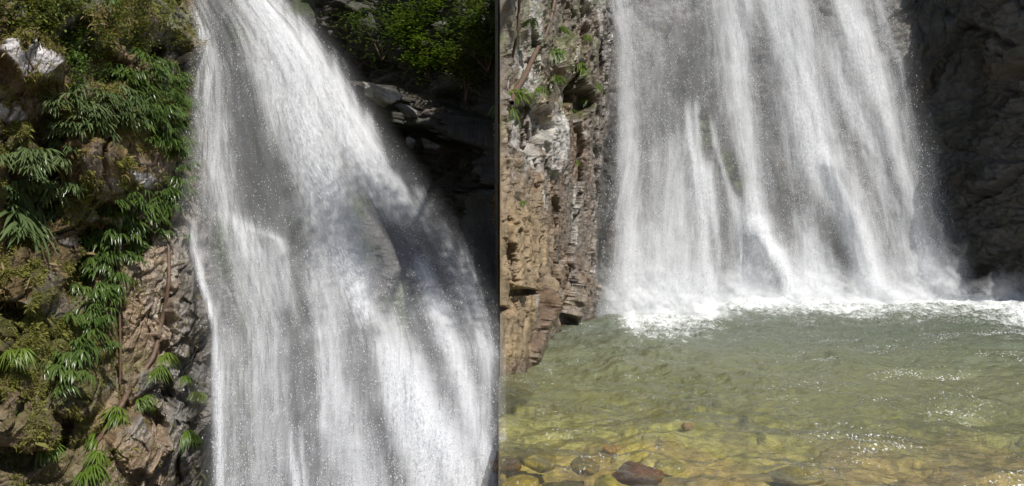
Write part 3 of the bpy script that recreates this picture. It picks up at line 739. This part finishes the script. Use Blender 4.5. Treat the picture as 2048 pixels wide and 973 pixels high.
def inside(poly, x, y):
    c = False; j = len(poly) - 1
    for i in range(len(poly)):
        if (poly[i][1] > y) != (poly[j][1] > y) and x < (poly[j][0] - poly[i][0]) * (y - poly[i][1]) / (poly[j][1] - poly[i][1]) + poly[i][0]: c = not c
        j = i
    return c
def spots(poly, n, gap):
    xs = [p[0] for p in poly]; ys = [p[1] for p in poly]; out = []
    for _ in range(n * 60):
        x = PR.uniform(min(xs), max(xs)); y = PR.uniform(min(ys), max(ys))
        if inside(poly, x, y) and all((x - a) ** 2 + (y - b) ** 2 > gap * gap for a, b in out):
            out.append((x, y))
            if len(out) == n: break
    return sorted(out, key=lambda t: t[1])
ZONES = [
    ("deep", "fern", "fern", [(215, 135), (300, 120), (362, 135), (366, 250), (352, 380), (330, 385), (305, 300), (262, 265), (225, 220)], 96, 11, .80, "glossy green fern in the thicket beside the top waterfall", "ferns hanging beside the top of the fan-shaped waterfall"),
    ("silver", "fern", "fern", [(95, 205), (235, 200), (240, 280), (160, 262), (100, 285)], 36, 12, .60, "silvery fern in the band above the mossy bulge", "silvery ferns above the mossy rock bulge"),
    ("silver", "fern", "fern", [(5, 310), (100, 300), (135, 350), (95, 450), (5, 470)], 46, 13, .66, "silvery fern at the outer edge of the cliff", "silvery ferns at the outer edge of the cliff"),
    ("deep", "fern", "fern", [(205, 400), (335, 370), (328, 440), (285, 505), (180, 500)], 60, 11, .78, "dark fern in the thicket below the white rock", "ferns below the white patch of rock"),
    ("deep", "fern", "fern", [(170, 490), (250, 500), (215, 600), (205, 650), (160, 720), (95, 760), (120, 690), (155, 590)], 56, 11, .75, "dark fern in the diagonal trail down the rock", "ferns in the diagonal trail down the rock"),
    ("bush", "shrub", "shrub", [(0, 0), (110, 0), (100, 70), (30, 95), (0, 95)], 16, 17, .8, "yellow-green shrub at the outer top of the cliff", "shrubs at the outer top of the cliff"),
    ("green", "shrub", "shrub", [(110, 0), (190, 20), (185, 130), (100, 140), (90, 70)], 18, 16, .8, "dark shrub in the shade beside dry grass", "dark shrubs near the dry grass"),
    ("bush", "shrub", "shrub", [(205, 5), (345, 5), (355, 100), (300, 115), (235, 120), (195, 60)], 20, 17, .75, "olive shrub on the cliff above the fern thicket", "shrubs above the fern thicket"),
    ("green", "shrub", "shrub", [(110, 160), (200, 140), (215, 200), (120, 215)], 10, 17, .7, "green shrub in the gap right of the white rock", "shrubs between white rock and ferns"),
]
for kind, name, cat, poly, n, gap, size, label, group in ZONES:
    pts = spots(poly, n, gap); lo, hi = min(p[1] for p in pts), max(p[1] for p in pts); mx_ = sorted(p[0] for p in pts)[len(pts) // 2]
    ext = {min(pts, key=lambda p: p[1]): "topmost ", max(pts, key=lambda p: p[1]): "lowest ", min(pts, key=lambda p: p[0]): "outermost ", max(pts, key=lambda p: p[0]): "nearest to the water, the "}
    for x, y in pts:
        if (x, y) in ext: lb, g = ext[(x, y)] + label, group
        else:
            band = ("top", "upper", "middle", "lower", "bottom")[min(4, int(5 * (y - lo) / (hi - lo + 1)))]
            row = sorted(p[0] for p in pts if abs(p[1] - y) < .12 * (hi - lo)); q = (row.index(x) + .5) / len(row); sd_ = "left side" if q < .34 else "right side" if q > .66 else "centre"
            lb = label.split(" in the ")[0].split(" at the ")[0].split(" on the ")[0]; rest = label[len(lb):]; g = f"{group}, {band}, {sd_}"
            lb = f"{lb}, {band} {sd_},{rest}"
            lb = " ".join(lb.split()[:16])
        plant(kind, name, cat, LC, x, y, size, lb, g)
SINGLES = [
    ("round", "plant", "plant", LC, 135, 118, 1.5, "pale round-leaved plant right of the white rock, on the fern-covered cliff"),
    ("round", "plant", "plant", LC, 128, 30, 1.3, "pale round-leaved plant near the top of the dark shrubs"),
    ("round", "plant", "plant", LC, 78, 208, 1.3, "pale round-leaved plant just below the white rock"),
    ("round", "plant", "plant", LC, 154, 372, .8, "small lime green plant alone in the dark hollow of the cliff"),
    ("ribbon", "fern", "fern", LC, 300, 695, .75, "bright ribbon-leaved tuft highest of the three under the long root"),
    ("ribbon", "fern", "fern", LC, 293, 740, .75, "bright ribbon-leaved tuft in the middle of the three under the long root"),
    ("ribbon", "fern", "fern", LC, 285, 790, .7, "bright ribbon-leaved tuft lowest of the three under the long root"),
    ("ribbon", "fern", "fern", LC, 350, 742, .55, "small bright tuft on the grey slab beside the fan-shaped waterfall"),
    ("ribbon", "fern", "fern", LC, 372, 790, .6, "bright tuft nearest to the edge of the fan-shaped waterfall"),
    ("ribbon", "fern", "fern", LC, 350, 835, .85, "large bright tuft low on the grey slab beside the fan-shaped waterfall"),
    ("ribbon", "fern", "fern", LC, 232, 830, .9, "yellow-green tuft at the top of the lower row of grassy tufts"),
    ("ribbon", "fern", "fern", LC, 212, 868, .9, "grassy green tuft second from the top of the lower row"),
    ("ribbon", "fern", "fern", LC, 185, 900, .9, "grassy green tuft third from the top of the lower row"),
    ("ribbon", "fern", "fern", LC, 150, 930, 1.0, "grassy green tuft at the very bottom of the fern-covered cliff"),
    ("ribbon", "fern", "fern", LC, 262, 800, .6, "small yellowish tuft on the brown rock beneath the root"),
    ("ribbon", "fern", "fern", LC, 60, 815, .6, "small green tuft on the brown mossy rock at the outer edge, lower down"),
    ("ribbon", "fern", "fern", LC, 75, 905, .6, "small green tuft above the dark cleft in the lowest brown rock"),
    ("ribbon", "fern", "fern", LC, 20, 690, .7, "yellow-green tuft on moss at the outer edge of the cliff"),
    ("silver", "fern", "fern", LC, 20, 440, 1.3, "big pale fan-leaved fern at the bottom of the silvery ferns"),
    ("deep", "fern", "fern", LC, 345, 480, .8, "lone dark fern on bare grey rock right of the thicket"),
    ("ribbon", "fern", "fern", BC, 1087, 70, 1.05, "bright tuft highest on the ochre cliff beside the green pool"),
    ("ribbon", "fern", "fern", BC, 1083, 112, 1.1, "bright tuft second from the top of the ochre cliff beside the pool"),
    ("ribbon", "fern", "fern", BC, 1095, 150, .8, "small bright tuft under the two top tufts of the ochre cliff"),
    ("ribbon", "fern", "fern", BC, 1062, 165, .9, "yellowish tuft next to the slanting root on the ochre cliff"),
    ("ribbon", "fern", "fern", BC, 1148, 125, .95, "bright tuft over the dark cleft of the ochre cliff"),
    ("ribbon", "fern", "fern", BC, 1168, 170, .9, "bright tuft nearest to the curtain waterfall on the ochre cliff"),
    ("ribbon", "fern", "fern", BC, 1150, 210, 1.35, "largest bright tuft below the dark cleft of the ochre cliff"),
    ("ribbon", "fern", "fern", BC, 1020, 188, 1.3, "large dark green tuft at the outer upper edge of the ochre cliff"),
    ("ribbon", "fern", "fern", BC, 1015, 225, 1.1, "dark green tuft hanging lowest at the outer edge of the ochre cliff"),
    ("ribbon", "fern", "fern", BC, 1048, 40, .8, "small green tuft left of the highest tuft, near the ochre cliff's top"),
    ("ribbon", "fern", "fern", BC, 1125, 88, .7, "small green tuft on grey rock right of the highest tuft"),
    ("ribbon", "fern", "fern", BC, 1175, 190, .8, "yellow-green tuft close below the tuft nearest the curtain waterfall"),
    ("ribbon", "fern", "fern", BC, 1143, 315, .55, "tiny green tuft beside the pale streaked rock of the ochre cliff"),
    ("ribbon", "fern", "fern", BC, 1030, 395, .5, "tiny green tuft alone on the ochre rock halfway down"),
]
for k, nm, ct, c, x, y, sz, lb in SINGLES: plant(k, nm, ct, c, x, y, sz, lb, None)

# small moss and grass blades over the left cliff: nobody could count them
def moss(name, mat, n, seed, Ln, dens):
    rng = np.random.default_rng(seed); ys, xs = LC["ys"], LC["xs"]
    X = rng.uniform(-5, 400, n * 4); Y = rng.uniform(-5, 985, n * 4)
    k = rng.uniform(0, 1, n * 4) < dens(X, Y); X, Y = X[k][:n], Y[k][:n]; n = len(X)
    j = np.clip(np.searchsorted(xs, X), 0, len(xs) - 1); i = np.clip(np.searchsorted(ys, Y), 0, len(ys) - 1)
    p = LC["P"][i, j]; nn = LC["n"][i, j]
    d = nn * rng.uniform(.3, 1, (n, 1)) + rng.normal(0, .55, (n, 3)) + np.array([0, -.1, .15]); d /= np.linalg.norm(d, axis=1, keepdims=True)
    L_ = Ln * rng.lognormal(0, .4, (n, 1)); sd = np.cross(d, rng.normal(0, 1, (n, 3))); sd /= np.linalg.norm(sd, axis=1, keepdims=True)
    a = p - sd * L_ * .10; b = p + sd * L_ * .10; c = p + d * L_ * .7 + sd * L_ * .06 ; e = p + d * L_ + np.array([0, 0, -1]) * L_ * .35
    V = np.stack([a, b, c, e], 1).reshape(-1, 3); q = np.arange(n)[:, None] * 4
    Fc = np.concatenate([q + np.array([0, 1, 2]), q + np.array([0, 2, 3])])
    o = mesh(name, V, Fc, mat, attrs={"tone": np.repeat(rng.uniform(0, 1, n), 4)}); return o
M_MOSS = leaf_material("moss_blade", (.10, .11, .02), (.26, .25, .045), .7)
M_DRY = leaf_material("dry_blade", (.16, .11, .05), (.34, .26, .12), .7)
def whz(X, Y): return 1 - np.maximum(blob(X, Y, 60, 152, 44, 34, 25, 4, .6), np.maximum(blob(X, Y, 22, 238, 26, 16, 0, 5, .6), blob(X, Y, 272, 366, 26, 16, 20, 6, .8)))
def md(X, Y):
    a = fbm(X / 34, Y / 34, 801, 4, .6); m = (1 - sm(90, 300, X)) * .8 + (1 - sm(250, 420, Y)) * .5
    m = np.maximum(m, blob(X, Y, 215, 345, 80, 50, 20, 9)); m = np.maximum(m, .9 * blob(X, Y, 80, 620, 110, 110, 0, 10))
    return whz(X, Y) * np.clip(m, 0, 1) * sm(.46, .60, a) * (1 - .45 * sm(740, 860, Y)) + .03
tag(moss("moss", M_MOSS, 70000, 5, .034, md), "yellow-green moss and tiny grass covering the brown rock", "moss", kind="stuff")
def dd_(X, Y):
    return whz(X, Y) * np.clip(.9 * blob(X, Y, 198, 80, 22, 38, -20, 3) + .5 * blob(X, Y, 50, 130, 60, 40, 0, 4) + .5 * sm(.55, .62, fbm(X / 30, Y / 30, 820, 4)) * (1 - sm(250, 340, X)) * (1 - sm(500, 650, Y)), 0, 1)
tag(moss("dry_grass", M_DRY, 16000, 6, .06, dd_), "brown dry grass and rootlets among the moss", "dry grass", kind="stuff")

# ---------------------------------------------------------------- roots and lianas
def bark(name, col):
    m, nt, out = newmat(name); P = coord(nt); n = noise(nt, mapping(nt, P, (1, 1, .25)), 30, 5, .7)
    c = mixc(nt, n, tuple(v * .4 for v in col), tuple(v * 1.7 for v in col))
    b = N(nt, "Bump", i_Distance=.01); nt.links.new(n, b.inputs["Height"])
    p = N(nt, "BsdfPrincipled", i_Roughness=.55); nt.links.new(c, p.inputs["Base Color"]); nt.links.new(b.outputs[0], p.inputs["Normal"]); nt.links.new(p.outputs[0], out.inputs[0]); return m
M_BARK = bark("wet_bark", (.12, .075, .05))
def tube(name, pts, mat, label, cat, group=None, seg=8, sub=10, parent=None):
    P = [Vector(p[:3]) for p in pts]; rr = [p[3] for p in pts]; C, Rr = [], []
    for i in range(len(P) - 1):
        a, b, c, d = P[max(i - 1, 0)], P[i], P[i + 1], P[min(i + 2, len(P) - 1)]
        for k in range(sub):
            t = k / sub
            C.append(.5 * ((2 * b) + (c - a) * t + (2 * a - 5 * b + 4 * c - d) * t * t + (3 * b - a - 3 * c + d) * t ** 3)); Rr.append(rr[i] * (1 - t) + rr[i + 1] * t)
    C.append(P[-1]); Rr.append(rr[-1]); V = []
    for i, p in enumerate(C):
        t = (C[min(i + 1, len(C) - 1)] - C[max(i - 1, 0)]).normalized(); s = t.cross(Vector((0, 1, .1))).normalized(); u = s.cross(t)
        for k in range(seg):
            a = 2 * math.pi * k / seg; r_ = Rr[i] * .75 * (1 + .25 * math.sin(3 * a + i * .7) * .5 + .12 * math.sin(i * 1.9))
            V.append(p + s * math.cos(a) * r_ + u * math.sin(a) * r_)
    Fc = [(i * seg + k, i * seg + (k + 1) % seg, (i + 1) * seg + (k + 1) % seg, (i + 1) * seg + k) for i in range(len(C) - 1) for k in range(seg)]
    o = mesh(name, [tuple(v) for v in V], Fc, mat, parent=parent)
    if label: tag(o, label, cat, group)
    return o
def root_on(c, pts, label, off=.06, mat=M_BARK):
    q = []
    for x, y, r in pts:
        p, n = on(c, x, y, off); q.append((p[0], p[1] - off * .6, p[2], r))
    return tube("root", q, mat, label, "root")
root_on(LC, [(338, 380, .02), (330, 480, .035), (322, 560, .04), (312, 640, .045), (297, 710, .05), (272, 765, .06), (235, 805, .05), (205, 850, .045), (170, 905, .04), (150, 960, .03)], "long brown root slanting down the rock beside the fan-shaped waterfall")
root_on(LC, [(248, 540, .012), (246, 620, .02), (243, 700, .025), (245, 760, .02)], "thin straight root hanging down the wet pale rock")
root_on(LC, [(45, 152, .01), (62, 170, .014), (80, 190, .012), (98, 205, .008)], "small forked root lying across the white rock", .03)
root_on(BC, [(1093, -30, .05), (1088, 30, .055), (1078, 75, .05), (1066, 110, .065), (1045, 150, .07), (1025, 190, .07), (1002, 212, .05)], "thick brown root slanting across the top of the ochre cliff")
root_on(BC, [(1024, -30, .03), (1023, 60, .04), (1026, 120, .035)], "thin straight root hanging at the outer top of the ochre cliff")

# ---------------------------------------------------------------- boulders on the shaded wall and stones in the pool
def boulder(name, loc, size, rot, col, label, cat, seed, mat=M_DARK, sharp=.30, group=None, wet=.6, moss_=0.):
    th, ph = np.meshgrid(np.linspace(0, math.pi, 60), np.linspace(0, 2 * math.pi, 110), indexing="ij")
    x, y, z = np.sin(th) * np.cos(ph), np.sin(th) * np.sin(ph), np.cos(th)
    P = np.stack([x, y, z], -1)
    rng = np.random.default_rng(seed); r = np.ones(x.shape)
    for _ in range(26 if sharp > .35 else 14):                                       # planar cuts give broken faces
        n = rng.normal(0, 1, 3); n /= np.linalg.norm(n); k = rng.uniform(.42 if sharp > .35 else .62, .95); dp = P @ n
        r = np.minimum(r, np.where(dp > 1e-3, k / np.maximum(dp, 1e-3), 9))
    r = r * (1 - sharp * .25 + sharp * .5 * fbm(x * 2.3 + 9, y * 2.3 + z * 1.7, seed, 5))
    if sharp > .35: r = r + .22 * (rockfield(x * 2 + y, z * 2, seed, .5, 1.6, .9, 3.5)[0] - .3) * np.sin(th)
    r = r + sharp * .12 * (facets(x * 4 + z * 2, y * 4 - z, seed)[0] - .5) * np.sin(th)
    P = P * r[..., None] * np.array(size)
    M = np.array(Matrix.Rotation(R(rot), 3, 'Y') @ Matrix.Rotation(R(seed * 37 % 90), 3, 'Z')); P = P @ M.T
    c = np.broadcast_to(np.array(col), P.shape).copy(); c *= (.7 + .6 * fbm(x * 3 + 4, y * 3 + z * 2, seed + 3, 4))[..., None]
    o = mesh(name, P, gridf(60, 110)[:, ::-1], mat, attrs={"col": c.reshape(-1, 3), "wet": np.full(x.size, wet)})
    o.location = loc; return tag(o, label, cat, group)
def wp(px, py, Y): return tuple(float(v) for v in world(np.array(float(px)), np.array(float(py)), Y))
boulder("boulder", wp(765, 192, 17.0), (.44, .5, .33), 20, (.40, .38, .34), "sunlit pale boulder jutting from the shaded wall beside the fan-shaped waterfall", "boulder", 4, sharp=.5)
boulder("boulder", wp(818, 226, 17.4), (.30, .35, .17), 25, (.20, .19, .18), "dark slab just below the sunlit pale boulder", "boulder", 7, sharp=.5)
boulder("boulder", wp(868, 232, 17.6), (.40, .4, .18), -20, (.16, .13, .10), "brown slab furthest right of those below the sunlit boulder", "boulder", 9, sharp=.5)
boulder("boulder", wp(860, 290, 17.4), (.52, .3, .12), 32, (.24, .23, .22), "long pale-edged slab slanting down the shaded wall", "boulder", 12, sharp=.6)
boulder("boulder", wp(822, 285, 16.6), (.16, .2, .13), 40, (.22, .21, .20), "small grey rock at the edge of the fan-shaped waterfall's spray", "boulder", 15, sharp=.6)
boulder("boulder", wp(962, 300, 18.2), (.30, .3, .24), 0, (.20, .17, .13), "dim brownish block low in the shaded recess", "boulder", 18, sharp=.5)
# stones of the pool: column, row where the top shows, half-widths, colour
STONES = [
    (1275, 905, (.30, .24, .13), (.20, .075, .035), "reddish brown stone under the shallow water near the front of the pool"),
    (1120, 945, (.34, .24, .15), (.17, .13, .06), "large dark olive stone lying under water at the front"),
    (1045, 930, (.22, .2, .12), (.42, .31, .07), "golden yellow stone under water at the pool's front corner"),
    (1215, 925, (.15, .14, .10), (.40, .33, .06), "small yellow stone between the reddish stone and the dark olive one"),
    (1075, 880, (.30, .24, .12), (.38, .30, .08), "broad yellow-brown stone under water behind the golden one"),
    (1335, 895, (.26, .2, .10), (.40, .34, .10), "pale yellow stone right of the reddish stone under water"),
    (1170, 890, (.20, .16, .10), (.28, .20, .07), "brown stone behind the small yellow one under the shallow water"),
    (1600, 905, (.34, .24, .12), (.40, .32, .11), "long sand-coloured stone under water in the middle of the front"),
    (1670, 945, (.22, .2, .11), (.36, .30, .08), "yellowish stone under water at the bottom beside the sand-coloured one"),
    (1460, 950, (.22, .16, .09), (.26, .20, .09), "dull brown stone under water at the bottom between reddish and sand-coloured stones"),
    (1810, 950, (.26, .2, .10), (.30, .20, .08), "rusty brown stone under water at the bottom right"),
    (1010, 890, (.18, .18, .10), (.16, .09, .05), "dark brown stone under water against the pool's rim"),
    (1225, 830, (.12, .10, .08), (.50, .30, .12), "small orange stone under the green water, nearest to the ochre cliff"),
    (1375, 795, (.12, .10, .08), (.50, .30, .14), "small orange pebble under the green water further out"),
]
for i, (x, y, sz, col, lb) in enumerate(STONES):
    Yb = CAM_H / ((y - 486.5) / F) ; X0 = (x - 1024) / F * Yb
    z = float(bed_z(np.array(X0), np.array(Yb)))
    boulder("stone", (X0, Yb, -.23 if y > 860 else z + .1), sz, 0, col, lb, "stone", 30 + i, mat=M_BUTT, sharp=.2, group="stones under the pool's water", wet=.1)

# ---------------------------------------------------------------- bushes on the ledge of the shaded recess
def bush_tree(px, py, Y, rad, n, mat, label, seed):
    root = empty("bush", wp(px, py + 40, Y)); tag(root, label, "bush", "bushes on the ledge above the shaded recess")
    r = random.Random(seed); sp = []; cl = [(Vector((r.gauss(0, .5), r.gauss(0, .35), r.gauss(0, .45))) * rad, r.uniform(.15, .38) * rad) for _ in range(14)]
    c0 = Vector((0, 0, .45))
    for k in range(n):
        cc, cr = r.choice(cl); p = c0 + cc + Vector((r.gauss(0, 1), r.gauss(0, 1), r.gauss(0, .8))) * cr
        a = r.uniform(0, 6.28)
        sp.append((p, (math.cos(a), math.sin(a) * .7 - .3, r.uniform(-.4, .5)), r.uniform(.07, .14), r.uniform(.018, .034), .3, 2, r.random(), .6))
    V, Fc, T = build_leaves(sp); mesh("foliage", V, Fc, mat, parent=root, attrs={"tone": T})
    for k in range(3):
        e = c0 + cl[k][0]
        tube("stem", [(0, .3, -.3, .03), (e.x * .5, .15, e.z * .4, .02), (e.x, e.y, e.z, .01)], M_BARK, None, None, parent=root, seg=5, sub=5)
BUSHES = [
    (835, 58, 18.6, .62, 1300, G_BRIGHT, "brightest sunlit bush on the ledge, nearest to the fan-shaped waterfall"),
    (862, 112, 18.3, .5, 1000, G_BRIGHT, "low yellow-green bush hanging below the brightest bush"),
    (905, 15, 18.6, .7, 1400, G_BRIGHT, "sunlit bush at the top edge between the two brighter ones"),
    (945, 95, 18.0, .7, 900, G_BUSH, "dim olive bush on the ledge with scattered bright leaves"),
    (975, 70, 16.9, .55, 800, G_BRIGHT, "green bush at the top corner against the ochre cliff"),
    (900, 80, 18.8, .8, 900, G_DEEP, "dark bush behind the olive bush in the recess"),
    (950, 30, 17.2, .7, 1500, G_DEEP, "dark green bush filling the corner behind the sunlit bushes"),
    (930, 130, 17.3, .5, 900, G_BUSH, "low dim bush at the foot of the bushes in the recess"),
    (760, 50, 19.0, .8, 900, G_DEEP, "dark bush in the deep shade beside the waterfall's top"),
]
for i, (x, y, Y, rad, n, m, lb) in enumerate(BUSHES): bush_tree(x, y, Y, rad, n, m, lb, 900 + i)

# overhanging tree on the buttress top; its leaves shade part of the left fall
def shade_tree():
    root = empty("tree", (1.0, 14.6, 7.9)); tag(root, "leafy tree leaning out from the top of the ochre cliff", "tree")
    inv = Matrix.Translation(-Vector(root.location))
    t = tube("trunk", [(1.0, 14.6, 7.6, .16), (1.5, 13.0, 9.4, .13), (2.2, 10.0, 11.0, .10), (2.8, 7.2, 12.0, .07), (3.1, 5.2, 12.5, .04)], M_BARK, None, None, parent=root); t.matrix_parent_inverse = inv
    r = random.Random(5); sp = []
    c0 = Vector((-1.75, 12.1, 2.05)) + SUN * 13.5
    for k in range(4200):
        q = r.gauss(0, .42); w = r.gauss(0, .78)
        p = c0 + Vector((q + w * -.42, r.gauss(0, .35), w + q * .2))
        a = r.uniform(0, 6.28); sp.append((p, (math.cos(a), math.sin(a), r.uniform(-.5, .3)), r.uniform(.08, .15), r.uniform(.02, .035), .3, 2, r.random(), .6))
    V, Fc, T = build_leaves(sp); o = mesh("crown", V, Fc, G_DEEP, parent=root, attrs={"tone": T}); o.matrix_parent_inverse = inv
shade_tree()
